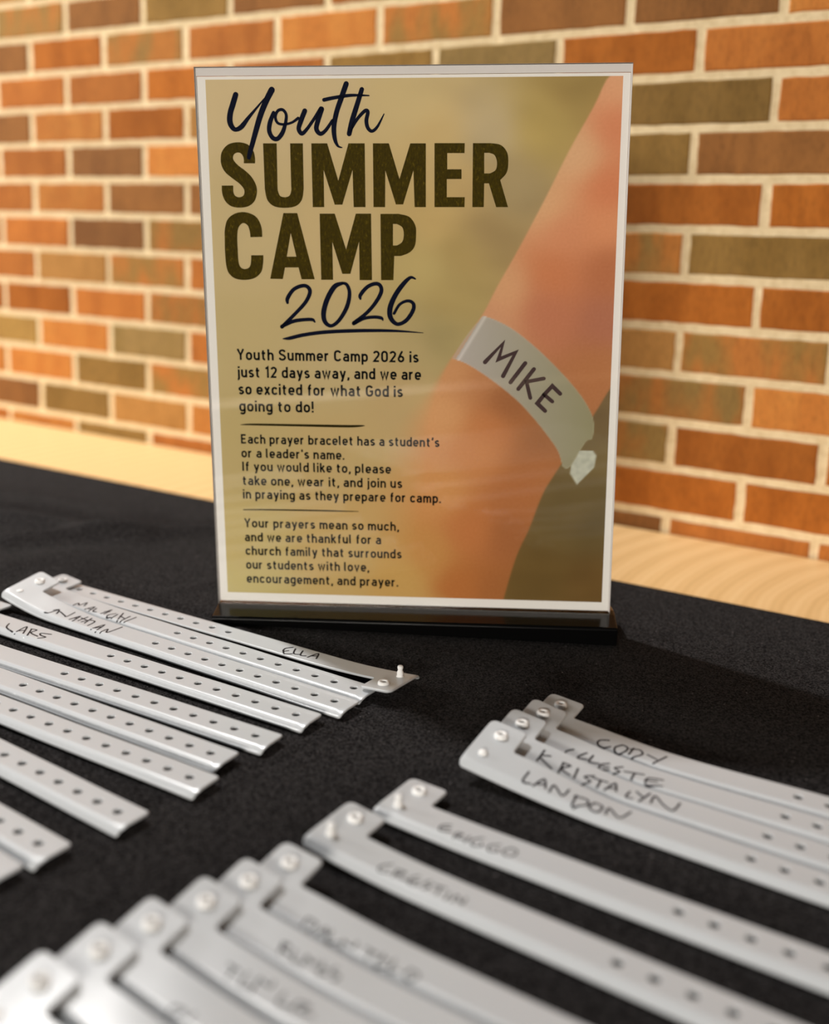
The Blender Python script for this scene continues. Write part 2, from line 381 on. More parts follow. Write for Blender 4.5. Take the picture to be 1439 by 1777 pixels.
HW={"ella":[[[71.89,5.26],[74.06,8.61],[72.85,11.88],[71.05,9.85]],[[72.97,11.46],[70.36,14.2],[67.24,12.01]],[[69.61,6.0],[66.75,11.16],[63.47,10.39]],[[65.04,5.89],[62.76,10.9],[60.07,10.07]],[[58.3,10.9],[56.69,4.22],[53.72,9.87]],[[57.8,8.55],[55.05,6.69]]],"lars":[[[37.5,7.83],[40.94,3.44],[47.69,1.73]],[[49.96,1.2],[48.33,10.16],[54.22,3.09]],[[49.63,4.12],[51.55,6.24]],[[53.18,9.22],[58.0,2.59]],[[52.69,9.42],[56.43,9.87],[56.69,5.84],[63.23,4.64]],[[66.85,10.24],[61.5,8.37],[63.52,6.39],[67.51,6.05],[65.44,3.09]]],"jonathan":[[[33.96,1.96],[36.44,2.6],[37.21,4.88],[38.23,7.49]],[[36.33,6.11],[38.41,8.15],[40.74,4.39]],[[40.92,4.51],[40.18,6.97],[45.86,5.5],[47.96,5.1],[47.42,11.14]],[[52.1,3.54],[53.3,9.71],[55.19,3.09]],[[52.37,5.69],[54.13,7.67]],[[57.11,5.18],[57.21,11.5]],[[55.45,8.7],[59.54,8.45]],[[59.74,5.08],[60.85,9.47]],[[60.85,9.47],[64.93,9.74],[66.37,3.71]],[[60.1,11.73],[62.39,4.97]],[[71.19,1.71],[72.47,9.65],[75.15,1.2]],[[71.97,3.67],[73.32,6.76]],[[78.39,1.55],[78.54,6.47],[81.59,3.25],[82.2,12.93]]],"malachi":[[[37.94,2.41],[38.01,5.93],[40.58,4.32],[41.24,9.04],[43.61,5.09]],[[47.64,2.23],[49.27,7.47],[51.25,1.9]],[[48.59,3.62],[50.8,4.49]],[[51.79,6.69],[53.45,2.77],[55.76,2.99]],[[59.66,2.92],[59.95,10.19],[61.48,3.53]],[[59.07,6.2],[61.41,7.21]],[[65.97,7.64],[64.44,4.26],[65.7,1.5],[68.02,2.2]],[[67.74,7.46],[69.08,1.82]],[[68.77,10.47],[74.11,1.2]],[[70.57,6.6],[74.94,5.45]],[[75.27,9.37],[76.33,1.42]],[[78.89,10.29],[78.89,1.88]]],"cody":[[[35.27,8.0],[32.1,5.73],[32.42,2.62],[35.43,1.64],[37.61,3.87]],[[41.31,8.19],[39.47,4.68],[40.37,1.81],[42.46,1.2],[44.07,4.22],[43.79,7.43],[41.31,8.19]],[[46.01,8.54],[46.03,2.85]],[[45.2,7.09],[48.53,8.84],[50.63,6.17],[47.94,1.36]],[[52.47,7.16],[56.83,5.87]],[[59.48,10.5],[56.78,2.09]]],"celeste":[[[27.78,7.04],[26.03,4.93],[25.69,3.01]],[[33.2,8.09],[31.92,5.84],[31.33,3.15],[34.87,4.26]],[[36.02,8.12],[36.18,3.46],[39.95,4.53]],[[43.46,6.92],[41.19,4.78],[41.25,1.61],[44.95,2.5]],[[42.13,3.64],[44.3,4.48]],[[48.8,7.88],[46.46,5.33],[49.03,3.94],[47.18,1.2]],[[50.58,5.31],[57.74,7.65]],[[54.35,6.51],[54.77,1.75]],[[65.46,8.15],[60.16,6.21],[60.92,1.4],[66.7,3.49]],[[60.41,4.04],[63.92,5.53]]],"kristalyn":[[[22.53,10.97],[22.59,3.8]],[[26.0,9.26],[22.46,6.82],[29.43,3.05]],[[32.02,8.53],[32.71,2.36]],[[31.77,8.72],[34.97,8.74],[32.81,5.18],[37.14,3.53]],[[38.13,9.13],[39.13,2.78]],[[45.11,8.95],[42.25,6.07],[45.29,4.79],[43.25,1.2]],[[45.11,7.52],[51.03,8.45]],[[48.33,8.12],[48.89,2.65]],[[51.88,2.75],[53.56,9.72],[55.9,4.86]],[[52.63,5.13],[54.85,6.53]],[[60.28,7.93],[60.36,3.54],[62.83,3.8]],[[62.34,9.52],[65.51,7.37]],[[67.09,11.42],[65.62,3.18]],[[69.65,4.99],[69.4,10.67],[74.22,6.22],[78.34,4.54],[78.94,11.13]]],"landon":[[[26.22,8.49],[26.42,2.89],[29.59,3.21]],[[30.94,2.87],[32.85,8.46],[35.48,4.26]],[[32.01,4.63],[34.42,6.1]],[[37.51,3.29],[37.5,7.79],[42.39,4.32],[43.1,9.03]],[[46.67,7.91],[47.65,1.61]],[[46.34,6.97],[50.72,8.16],[52.18,5.35],[48.58,1.21]],[[54.02,8.31],[53.42,4.19],[57.0,3.07],[57.35,7.8],[54.02,8.31]],[[60.09,4.02],[59.8,8.6],[65.08,4.87],[67.1,11.21]]],"fr":[[[28.53,8.37],[25.84,6.41],[26.72,3.16],[30.65,4.73]],[[26.65,5.04],[28.95,6.46]],[[32.62,5.51],[32.96,1.96]],[[32.51,5.69],[34.84,5.83],[33.67,3.1],[37.1,3.04]],[[37.29,6.31],[37.6,2.16]],[[41.68,8.16],[39.26,5.2],[40.27,2.2],[43.4,3.18],[42.77,4.94]],[[48.46,7.94],[45.8,5.47],[46.75,2.48],[49.46,3.54],[48.91,5.2]],[[52.77,8.5],[51.05,5.49],[52.9,3.19],[55.27,4.84],[55.11,7.72],[52.77,8.5]]],"cr":[[[31.87,8.21],[29.25,5.08],[30.29,2.63],[33.69,3.6]],[[34.69,7.07],[35.55,2.85]],[[34.47,6.9],[37.9,7.3],[36.18,4.39],[40.76,4.02]],[[42.45,8.48],[40.69,6.11],[41.92,3.27],[45.06,4.46]],[[41.65,4.67],[43.88,6.28]],[[47.01,8.53],[45.69,6.51],[48.2,5.64],[46.89,3.64]],[[48.39,7.38],[53.09,8.1]],[[51.09,7.72],[51.8,4.0]],[[55.1,6.9],[55.56,3.06]],[[57.74,3.59],[57.74,7.23],[61.0,4.39],[60.8,7.87]]],"p1":[[[26.36,5.62],[26.83,2.29]],[[26.36,5.62],[30.28,5.02],[29.61,1.49]],[[32.7,1.89],[33.36,5.45],[36.05,2.47]],[[32.73,2.95],[34.98,3.88]],[[35.86,5.51],[36.85,1.41],[40.21,3.03]],[[40.79,4.48],[41.81,1.41]],[[41.06,4.12],[44.87,3.38],[44.66,5.96]],[[48.18,5.58],[52.46,5.19]],[[50.33,5.39],[50.79,1.85]],[[54.08,6.31],[54.25,1.43],[57.44,2.49]],[[53.78,4.42],[56.44,5.14]],[[58.05,6.27],[58.73,1.72],[61.63,3.16]],[[63.79,5.76],[63.68,2.37],[66.23,1.94],[67.11,4.72],[63.79,5.76]]],"p2":[[[31.05,8.36],[32.54,4.52]],[[31.05,8.36],[33.46,8.52],[32.07,6.61],[35.77,5.68]],[[35.84,8.17],[37.34,4.77],[39.74,5.37]],[[39.81,8.4],[40.78,4.58]],[[39.81,8.4],[43.47,6.87],[43.24,8.74]],[[45.35,9.17],[46.59,4.92],[48.95,6.01]],[[45.83,6.95],[47.41,7.51]],[[49.79,9.69],[48.98,7.56],[52.34,7.31],[51.79,4.87]]],"p3":[[[27.8,7.72],[31.95,7.64]],[[29.88,7.68],[30.63,3.86]],[[34.45,8.61],[35.19,4.0],[38.93,5.75]],[[38.16,8.93],[39.32,3.8]],[[38.16,8.93],[42.66,8.27],[42.27,10.28]],[[47.16,9.06],[47.95,5.02],[51.99,6.24]],[[52.4,8.85],[52.79,5.25]],[[52.4,8.85],[55.99,9.04],[54.39,6.36],[58.76,7.07]]],"p4":[[[32.09,4.45],[32.53,1.2]],[[32.09,4.45],[35.97,4.84],[34.26,2.3]],[[38.54,5.81],[38.13,3.37]]]}
# wristband places (millimetres, axes turned with the bands)
BANDS = {
    'ella': {'ur': 46.3, 'vr': -66.0, 'da': 1.2, 'flip': 1.0, 'lift': 2.2, 'slope': 0.05},
    'malachi': {'ur': -198.0, 'vr': -101.0, 'da': 0.0, 'lift': 2.7, 'slope': 0.06},
    'jonathan': {'ur': -197.0, 'vr': -117.4, 'da': 0.0, 'lift': 5.6, 'slope': 0.18},
    'lars': {'ur': -202.37, 'vr': -145.26, 'da': 1.9, 'lift': 0.0},
    'b5': {'ur': -203.72, 'vr': -173.63, 'da': 2.8, 'lift': 2.0, 'slope': 0.15},
    'b6': {'ur': -208.92, 'vr': -190.33, 'da': 1.5, 'lift': 2.0, 'slope': 0.15},
    'b7': {'ur': -202.4, 'vr': -209.64, 'da': 1.7, 'lift': 2.0, 'slope': 0.15},
    'b8': {'ur': -206.79, 'vr': -225.8, 'da': -2.4, 'lift': 2.3, 'slope': 0.15},
    'b9': {'ur': -213.68, 'vr': -252.35, 'da': -3.0, 'lift': 2.3, 'slope': 0.15},
    'b10': {'ur': -216.68, 'vr': -269.25, 'da': -3.0, 'lift': 2.3, 'slope': 0.15},
    'cody': {'ur': 110.0, 'vr': -82.0, 'da': 0.0, 'lift': 3.0, 'slope': 0.1, 'r': 60.0, 'tz': 1.3},
    'celeste': {'ur': 109.0, 'vr': -98.5, 'da': 0.0, 'lift': 4.3, 'slope': 0.18, 'r': 48.0, 'tz': 0.9},
    'kristalyn': {'ur': 106.5, 'vr': -114.0, 'da': -0.3, 'lift': 4.5, 'slope': 0.2, 'r': 70.0, 'tz': 0.45},
    'landon': {'ur': 105.0, 'vr': -130.3, 'da': -0.5, 'lift': 5.0, 'slope': 0.22, 'r': 75.0},
    'fr': {'ur': 93.5, 'vr': -174.0, 'da': 0.0, 'lift': 0.8},
    'cr': {'ur': 86.0, 'vr': -205.5, 'da': -1.0, 'lift': 3.0, 'slope': 0.03},
    'p1': {'ur': 86.0, 'vr': -242.0, 'da': 0.0, 'lift': 2.5, 'slope': 0.14},
    'p2': {'ur': 82.5, 'vr': -258.0, 'da': 0.0, 'lift': 3.6, 'slope': 0.16},
    'p3': {'ur': 79.0, 'vr': -273.5, 'da': 0.0, 'lift': 4.2, 'slope': 0.16},
    'p4': {'ur': 73.0, 'vr': -290.0, 'da': 0.0, 'lift': 4.2, 'slope': 0.16},
    'p5': {'ur': 69.5, 'vr': -306.5, 'da': 0.0, 'lift': 4.2, 'slope': 0.16},
    'p6': {'ur': 66.0, 'vr': -324.0, 'da': 0.0, 'lift': 4.2, 'slope': 0.16},
}

# ------------------------------------------------------------------ setting: brick wall
WO = Vector((-0.44077019, 0.52459322, 0.41235634))
WX = Vector((0.894428503, -0.447210971, 0))
WN = Vector((0.447210971, 0.894428503, 0))
BL, BH = 0.1056847, 0.03479238


def wpos(x, d, z):
    p = WO + WX * x - WN * d
    return (p.x, p.y, WO.z + z)


# brick colours as fired (courses from the top, bricks counted from the left joint)
PAL = {
    'o': ((174, 106, 46), (162, 96, 40)), 'O': ((190, 124, 58), (180, 112, 50)), 'r': ((168, 98, 34), (152, 86, 26)),
    'b': ((142, 94, 48), (128, 84, 42)), 'B': ((128, 86, 46), (116, 76, 40)), 't': ((172, 124, 66), (160, 114, 58)),
    'v': ((138, 106, 54), (126, 96, 46)), 'g': ((140, 114, 68), (130, 106, 60)), 'm': ((144, 114, 62), (174, 112, 52)),
    'M': ((178, 112, 52), (146, 112, 58)), 'y': ((172, 136, 72), (158, 122, 64)),
}
ROWS = {
    -1: (0.0, -1, 'tttvb rbbo'.replace(' ', '')), 0: (0.5, -1, 'mbvboobt'), 1: (0.0, -1, 'brmoOMbbO'), 2: (0.5, -1, 'oorovgro'),
    3: (0.0, -1, 'bOrtobovo'), 4: (0.5, -1, 'oBOtovvbo'), 5: (0.0, -1, 'oObbtobrr'), 6: (0.5, -1, 'oBMobtmvg'),
    7: (0.0, -1, 'otMovtbrr'), 8: (0.5, -1, 'roMovotMv'), 9: (0.0, -1, 'yOgoMvtmO'), 10: (0.5, -2, 'OOvMotvmrr'),
    11: (0.0, -1, 'bvtOobtrr'), 12: (0.5, -2, 'oOvobotboov'),
}
rnd = random.Random(11)
JH, JV = 0.0063, 0.0066
bverts, bfaces, bc1, bc2 = [], [], [], []
row_min, row_max = -14, 33
for row in range(row_min, row_max):
    off = 0.5 if row % 2 == 0 else 0.0
    ent = ROWS.get(row)
    for n in range(-17, 19):
        key = None
        if ent and 0 <= n - ent[1] < len(ent[2]):
            key = ent[2][n - ent[1]]
        if key is None:
            key = rnd.choice('ooOOrrbbtvmMg')
        c1, c2 = PAL[key]
        j = rnd.uniform(0.93, 1.07)
        c1 = [min(255, c * j) for c in c1]
        c2 = [min(255, c * j) for c in c2]
        x0 = (n + off) * BL + JV / 2 + rnd.uniform(-.0006, .0006)
        x1 = (n + 1 + off) * BL - JV / 2 + rnd.uniform(-.0006, .0006)
        zc = -row * BH
        z0 = zc - BH / 2 + JH / 2 + rnd.uniform(-.0004, .0004)
        z1 = zc + BH / 2 - JH / 2 + rnd.uniform(-.0004, .0004)
        if zc < -1.14:
            continue
        # perimeter with slightly worn, wavy edges
        per = []
        for i in range(10):
            per.append((x0 + (x1 - x0) * i / 10, z0))
        for i in range(4):
            per.append((x1, z0 + (z1 - z0) * i / 4))
        for i in range(10):
            per.append((x1 - (x1 - x0) * i / 10, z1))
        for i in range(4):
            per.append((x0, z1 - (z1 - z0) * i / 4))
        per = [(a + rnd.uniform(-.0004, .0004), b + rnd.uniform(-.0004, .0004)) for a, b in per]
        cx, cz = (x0 + x1) / 2, (z0 + z1) / 2
        N = len(per)
        b0 = len(bverts)
        dd = 0.0014 + rnd.uniform(-.0004, .0004)
        for k, (ins, d) in enumerate(((0.0, -0.003), (0.0, dd - 0.0011), (0.0011, dd))):
            for a, b in per:
                sx = 1 - ins * 2 / (x1 - x0)
                sz = 1 - ins * 2 / (z1 - z0)
                bverts.append(wpos(cx + (a - cx) * sx, d, cz + (b - cz) * sz))
        fs = []
        for k in range(2):
            for i in range(N):
                i2 = (i + 1) % N
                fs.append((b0 + k * N + i, b0 + k * N + i2, b0 + (k + 1) * N + i2, b0 + (k + 1) * N + i))
        fs.append(tuple(range(b0 + 2 * N, b0 + 3 * N)))
        bfaces += fs
        bc1 += [(*s2l(c1), 1.0)] * (3 * N)
        bc2 += [(*s2l(c2), rnd.random())] * (3 * N)
# mortar bed behind the bricks
X0, X1, ZB, ZT = -1.78, 2.0, -1.17, 0.5
m0 = len(bverts)
for (x, z) in ((X0, ZB), (X1, ZB), (X1, ZT), (X0, ZT)):
    bverts.append(wpos(x, 0.0, z))
for (x, z) in ((X0, ZB), (X1, ZB), (X1, ZT), (X0, ZT)):
    bverts.append(wpos(x, -0.10, z))
bc1 += [(0, 0, 0, 1)] * 8
bc2 += [(0, 0, 0, 0)] * 8
mort = [(0, 1, 2, 3), (7, 6, 5, 4), (0, 4, 5, 1), (1, 5, 6, 2), (2, 6, 7, 3), (3, 7, 4, 0)]
fm = [0] * len(bfaces) + [1] * 6
bfaces += [tuple(m0 + i for i in f) for f in mort]


def make_brick():
    m = mat('brick', (0.3, 0.1, 0.04), 0.85, 0.25)
    nt = NT(m)
    a1 = nt.n('ShaderNodeAttribute', attribute_name='brick_a')
    a2 = nt.n('ShaderNodeAttribute', attribute_name='brick_b')
    tc = nt.n('ShaderNodeTexCoord')
    mp = nt.n('ShaderNodeMapping')
    mp.inputs['Rotation'].default_value = (0, 0, math.atan2(WX.y, WX.x) * -1)
    mp.inputs['Scale'].default_value = (44, 44, 16)
    nt.l(tc.outputs['Object'], mp.inputs[0])
    off = nt.n('ShaderNodeVectorMath', operation='ADD')
    cmb = nt.n('ShaderNodeMath', operation='MULTIPLY', i_1=37.0)
    nt.l(a2.outputs['Alpha'], cmb.inputs[0])
    nt.l(mp.outputs[0], off.inputs[0])
    nt.l(cmb.outputs[0], off.inputs[1])
    nz = nt.n('ShaderNodeTexNoise', i_Scale=1.1, i_Detail=3.0, i_Roughness=0.5)
    nt.l(off.outputs[0], nz.inputs['Vector'])
    st = nt.n('ShaderNodeMapRange', i_1=0.40, i_2=0.62)
    nt.l(nz.outputs[0], st.inputs[0])
    mx = nt.n('ShaderNodeMix', data_type='RGBA')
    nt.l(st.outputs[0], mx.inputs[0])
    nt.l(a1.outputs[0], mx.inputs[6])
    nt.l(a2.outputs[0], mx.inputs[7])
    fine = nt.n('ShaderNodeTexNoise', i_Scale=9.0, i_Detail=6.0, i_Roughness=0.7)
    nt.l(off.outputs[0], fine.inputs['Vector'])
    fr = ramp(nt, fine.outputs[0], [(0.3, (0.74, 0.74, 0.72)), (0.5, (1, 1, 1)), (0.75, (1.14, 1.13, 1.1))])
    mu = nt.n('ShaderNodeMix', data_type='RGBA', blend_type='MULTIPLY', i_0=1.0)
    nt.l(mx.outputs[2], mu.inputs[6])
    nt.l(fr, mu.inputs[7])
    nt.l(mu.outputs[2], nt.b.inputs['Base Color'])
    bp = nt.n('ShaderNodeBump', i_Strength=0.35, i_Distance=0.001)
    nt.l(fine.outputs[0], bp.inputs['Height'])
    nt.l(bp.outputs[0], nt.b.inputs['Normal'])
    return m


def make_mortar():
    m = mat('mortar', s2l((206, 186, 150)), 0.9, 0.2)
    nt = NT(m)
    tc = nt.n('ShaderNodeTexCoord')
    nz = nt.n('ShaderNodeTexNoise', i_Scale=160.0, i_Detail=5.0, i_Roughness=0.7)
    nt.l(tc.outputs['Object'], nz.inputs['Vector'])
    nt.l(ramp(nt, nz.outputs[0], [(0.3, s2l((218, 195, 152))), (0.6, s2l((240, 220, 180)))]), nt.b.inputs['Base Color'])
    bp = nt.n('ShaderNodeBump', i_Strength=0.5, i_Distance=0.002)
    nt.l(nz.outputs[0], bp.inputs['Height'])
    nt.l(bp.outputs[0], nt.b.inputs['Normal'])
    return m


wall = link_mesh('wall_back', bverts, bfaces, [make_brick(), make_mortar()], fmat=fm)
for nm, data in (('brick_a', bc1), ('brick_b', bc2)):
    at = wall.data.color_attributes.new(nm, 'FLOAT_COLOR', 'POINT')
    at.data.foreach_set('color', [c for q in data for c in q])
tag(wall, 'brick wall of orange and brown bricks with pale mortar behind the table', 'wall', kind='structure')

fl = MB()
fl.box(-3, -3, -0.80, 3, 2.2, -0.76)
floor = fl.build('floor', mat('floor_carpet', (0.16, 0.14, 0.13), 0.9, 0.2))
tag(floor, 'dark carpet floor under the table', 'floor', kind='structure')


# ------------------------------------------------------------------ table
def make_wood():
    m = mat('maple_laminate', s2l((226, 184, 122)), 0.42, 0.4)
    nt = NT(m)
    tc = nt.n('ShaderNodeTexCoord')
    mp = nt.n('ShaderNodeMapping')
    mp.inputs['Location'].default_value = (-0.96, 0.1065, 0)
    nt.l(tc.outputs['Object'], mp.inputs[0])
    wv = nt.n('ShaderNodeTexWave', wave_type='RINGS', rings_direction='Z', i_Scale=17.0, i_Distortion=2.2, i_Detail=2.0)
    wv.inputs['Detail Scale'].default_value = 0.35
    nt.l(mp.outputs[0], wv.inputs['Vector'])
    wv2 = nt.n('ShaderNodeTexWave', wave_type='RINGS', rings_direction='Z', i_Scale=61.0, i_Distortion=3.5, i_Detail=2.0)
    wv2.inputs['Detail Scale'].default_value = 0.4
    nt.l(mp.outputs[0], wv2.inputs['Vector'])
    mx = nt.n('ShaderNodeMath', operation='MULTIPLY_ADD', i_1=0.62, i_2=0.0)
    nt.l(wv.outputs['Fac'], mx.inputs[0])
    ad = nt.n('ShaderNodeMath', operation='MULTIPLY_ADD', i_1=0.38)
    nt.l(wv2.outputs['Fac'], ad.inputs[0])
    nt.l(mx.outputs[0], ad.inputs[2])
    nt.l(ramp(nt, ad.outputs[0], [(0.05, s2l((222, 184, 126))), (0.5, s2l((232, 194, 136))), (0.95, s2l((238, 202, 146)))]), nt.b.inputs['Base Color'])
    return m


WOOD = make_wood()
# along-wall / off-wall coordinates of the table (origin at the wall line)
TO = Vector((WO.x, WO.y, 0))


def tpos(a, d, z):
    p = TO + WX * a - WN * d
    return Vector((p.x, p.y, z))


ang_w = math.atan2(WX.y, WX.x)
tm = Matrix.Translation((TO.x, TO.y, 0)) @ Matrix.Rotation(ang_w, 4, 'Z')
table = empty('table', tm)
tag(table, 'long maple laminate table against the brick wall under the black cloth', 'table')
tb = MB()
tb.box(-1.20, -0.80, -0.028, 1.25, -0.0035, -0.0016)
top = bevel(tb.build('tabletop', WOOD, table), 0.0008, 2)
METAL = mat('grey_table_metal', (0.25, 0.25, 0.26), 0.35, 0.5, 0.9)
for (a, d) in ((-1.13, 0.08), (-1.13, 0.72), (1.17, 0.08), (1.17, 0.72)):
    lg = MB()
    lg.box(a - 0.018, -d - 0.018, -0.76, a + 0.018, -d + 0.018, -0.0275)
    bevel(lg.build('leg', METAL, table), 0.003, 2)


# ------------------------------------------------------------------ black cloth
def make_cloth():
    m = mat('black_cloth', (0.02, 0.02, 0.02), 1.0, 0.0)
    nt = NT(m)
    b = nt.b
    b.inputs['Sheen Weight'].default_value = 0.05
    b.inputs['Sheen Roughness'].default_value = 0.28
    tc = nt.n('ShaderNodeTexCoord')
    nz = nt.n('ShaderNodeTexNoise', i_Scale=1100.0, i_Detail=3.0, i_Roughness=0.75)
    nt.l(tc.outputs['Object'], nz.inputs['Vector'])
    vo = nt.n('ShaderNodeTexNoise', i_Scale=620.0, i_Detail=1.0)
    nt.l(tc.outputs['Object'], vo.inputs['Vector'])
    sp = ramp(nt, vo.outputs[0], [(0.0, (0, 0, 0)), (0.76, (0, 0, 0)), (0.84, (0.22, 0.20, 0.20))])
    base = ramp(nt, nz.outputs[0], [(0.40, (0.002, 0.0019, 0.0019)), (0.62, (0.046, 0.043, 0.043))])
    ad = nt.n('ShaderNodeMix', data_type='RGBA', blend_type='ADD', i_0=1.0)
    nt.l(base, ad.inputs[6])
    nt.l(sp, ad.inputs[7])
    nt.l(ad.outputs[2], b.inputs['Base Color'])
    bp = nt.n('ShaderNodeBump', i_Strength=0.6, i_Distance=0.0008)
    nt.l(nz.outputs[0], bp.inputs['Height'])
    nt.l(bp.outputs[0], b.inputs['Normal'])
    return m


# far edge of the cloth runs parallel to the wall
CE0 = Vector((-0.404, 0.350))
CE1 = Vector((0.238, 0.037))
ce_dir = (CE1 - CE0).normalized()
ce_n = Vector((-ce_dir.y, ce_dir.x))
if ce_n.y > 0:
    ce_n = -ce_n            # points towards the photographer
# creases: (x0, y0, x1, y1, half width, height)
FOLDS = [(-0.42, 0.185, -0.20, 0.128, 0.012, 0.0055), (-0.36, 0.075, -0.13, 0.165, 0.011, 0.0048), (-0.40, 0.15, -0.29, 0.105, 0.010, -0.003),
         (-0.150, 0.026, -0.085, 0.088, 0.0045, 0.0009), (-0.30, 0.03, -0.21, 0.10, 0.02, 0.002), (-0.50, 0.26, -0.25, 0.20, 0.02, 0.0022)]


def fold_h(x, y):
    h = 0.0
    p = Vector((x, y))
    for x0, y0, x1, y1, w, a in FOLDS:
        A = Vector((x0, y0))
        D = Vector((x1 - x0, y1 - y0))
        t = max(0, min(1, (p - A).dot(D) / D.length_squared))
        d = (p - A - D * t).length
        e = math.exp(-(d / w) ** 2) * (math.sin(math.pi * min(1, max(0, 0.08 + t * 0.84))) ** 0.7)
        h += a * e * 1.7
    return h


cv, cf = [], []
NUU, NVV = 300, 170
for j in range(NVV + 1):
    for i in range(NUU + 1):
        s = -0.30 + 1.30 * i / NUU
        dd = 0.63 * j / NVV
        p = CE0 + ce_dir * s + ce_n * dd
        h = fold_h(p.x, p.y) * min(1, dd / 0.03)
        cv.append((p.x, p.y, -0.0004 + max(-0.0003, h)))
for j in range(NVV):
    for i in range(NUU):
        a = j * (NUU + 1) + i
        cf.append((a, a + NUU + 1, a + NUU + 2, a + 1))
cloth = link_mesh('tablecloth', cv, cf, make_cloth(), smooth=True)
sol = cloth.modifiers.new('thickness', 'SOLIDIFY')
sol.thickness = 0.0007
sol.offset = -1
if cloth.data.polygons[0].normal.z < 0:
    cloth.data.flip_normals()
tag(cloth, 'black cloth laid over the table with soft creases on its left', 'tablecloth')

# ------------------------------------------------------------------ sign holder
SO = Vector((-0.00027631, -0.00046158, 0.00998552))
SX = Vector((0.99961738, 0.0, 0.02766047))
SU = Vector((-0.02763099, -0.04615841, 0.99855192))
SN = SX.cross(SU) * -1      # away from the viewer
SN = SU.cross(SX) * 1
if SN.y < 0:
    SN = -SN
smat = Matrix(((SX.x, SN.x, SU.x, SO.x), (SX.y, SN.y, SU.y, SO.y), (SX.z, SN.z, SU.z, SO.z), (0, 0, 0, 1)))
holder = empty('sign_holder', Matrix.Identity(4))
tag(holder, 'clear acrylic sign holder on a black base standing on the black cloth', 'sign holder')
PH = 0.2841


def sheet(name, y0, y1, parent):
    b = MB()
    b.box(-0.10795, y0, -0.0006, 0.10795, y1, PH)
    o = b.build(name, [ACRYL, ACRYL_EDGE], parent)
    # cut edges left, right and top read white
    for p in o.data.polygons:
        if abs(p.normal.x) > 0.9 or p.normal.z > 0.9:
            p.material_index = 1
    o.matrix_parent_inverse = Matrix.Identity(4)
    o.matrix_local = smat
    return o


sheet('front_panel', -0.0024, -0.0006, holder)
sheet('back_panel', 0.0006, 0.0024, holder)
tf = MB()
tf.box(-0.10795, -0.0006, PH - 0.0042, 0.10795, 0.0006, PH)
o = tf.build('top_fold', ACRYL_EDGE, holder)
o.matrix_local = smat
for sx in (-1, 1):
    sf = MB()
    x = sx * 0.10768
    sf.box(x - 0.0003, -0.0006, 0.0, x + 0.0003, 0.0006, PH - 0.0042)
    o = sf.build('side_seam', ACRYL_EDGE, holder)
    o.matrix_local = smat
# base: low black bar with sloping shoulders
bx0, bx1 = -0.1080, 0.1105
prof = [(-0.0175, 0.0002), (-0.0175, 0.0064), (-0.0168, 0.0072), (-0.0035, 0.0095), (0.0035, 0.0095), (0.017, 0.0072), (0.026, 0.0002)]
bv, bf = [], []
for x in (bx0, bx1):
    for y, z in prof:
        bv.append((x, y - 0.0004, z + (0.0277 * x if z > 0.001 else 0)))
n = len(prof)
for i in range(n):
    j = (i + 1) % n
    bf.append((i, n + i, n + j, j))
bf.append(tuple(range(n)))
bf.append(tuple(range(n, 2 * n))[::-1])
base = link_mesh('base', bv, bf, BASE, holder)
bevel(base, 0.0006, 2)
tag(base, 'black base bar')

# ------------------------------------------------------------------ poster
poster = empty('poster', smat)
tag(poster, 'summer camp poster with a forearm picture and text inside the clear sign holder', 'poster')
pb = MB()
pb.box(-0.1073, 0.0000, 0.0004, 0.1073, 0.0003, 0.2797)
pb.build('sheet', PAPER, poster)


def inside(p, poly):
    x, y = p
    c = False
    n = len(poly)
    for i in range(n):
        x0, y0 = poly[i]
        x1, y1 = poly[i - 1]
        if (y0 > y) != (y1 > y) and x < (x1 - x0) * (y - y0) / (y1 - y0) + x0:
            c = not c
    return c


def sdist(p, poly):
    x, y = p
    best = 1e9
    n = len(poly)
    for i in range(n):
        x0, y0 = poly[i]
        x1, y1 = poly[i - 1]
        dx, dy = x1 - x0, y1 - y0
        L2 = dx * dx + dy * dy
        t = 0 if L2 == 0 else max(0, min(1, ((x - x0) * dx + (y - y0) * dy) / L2))
        d = (x - x0 - t * dx) ** 2 + (y - y0 - t * dy) ** 2
        if d < best:
            best = d
    d = math.sqrt(best)
    return d if inside(p, poly) else -d


def blend(p, samples, pw):
    ws = 0
    r = [0, 0, 0]
    for x, y, a, b, c in samples:
        w = 1 / ((x - p[0]) ** 2 + (y - p[1]) ** 2 + 160.0) ** pw
        ws += w
        r[0] += w * a
        r[1] += w * b
        r[2] += w * c
    return [q / ws for q in r]


def sstep(a, b, x):
    t = max(0, min(1, (x - a) / (b - a)))
    return t * t * (3 - 2 * t)


ARMS = smooth_outline([q + [1 if i in (13, 14, 21, 22) else 0] for i, q in enumerate(ARM)], 4)
BANDS_ = smooth_outline([q + [1 if i in (0, 11, 18) else 0] for i, q in enumerate(BAND)], 4)
PGAIN = (1.07, 1.18, 1.42)


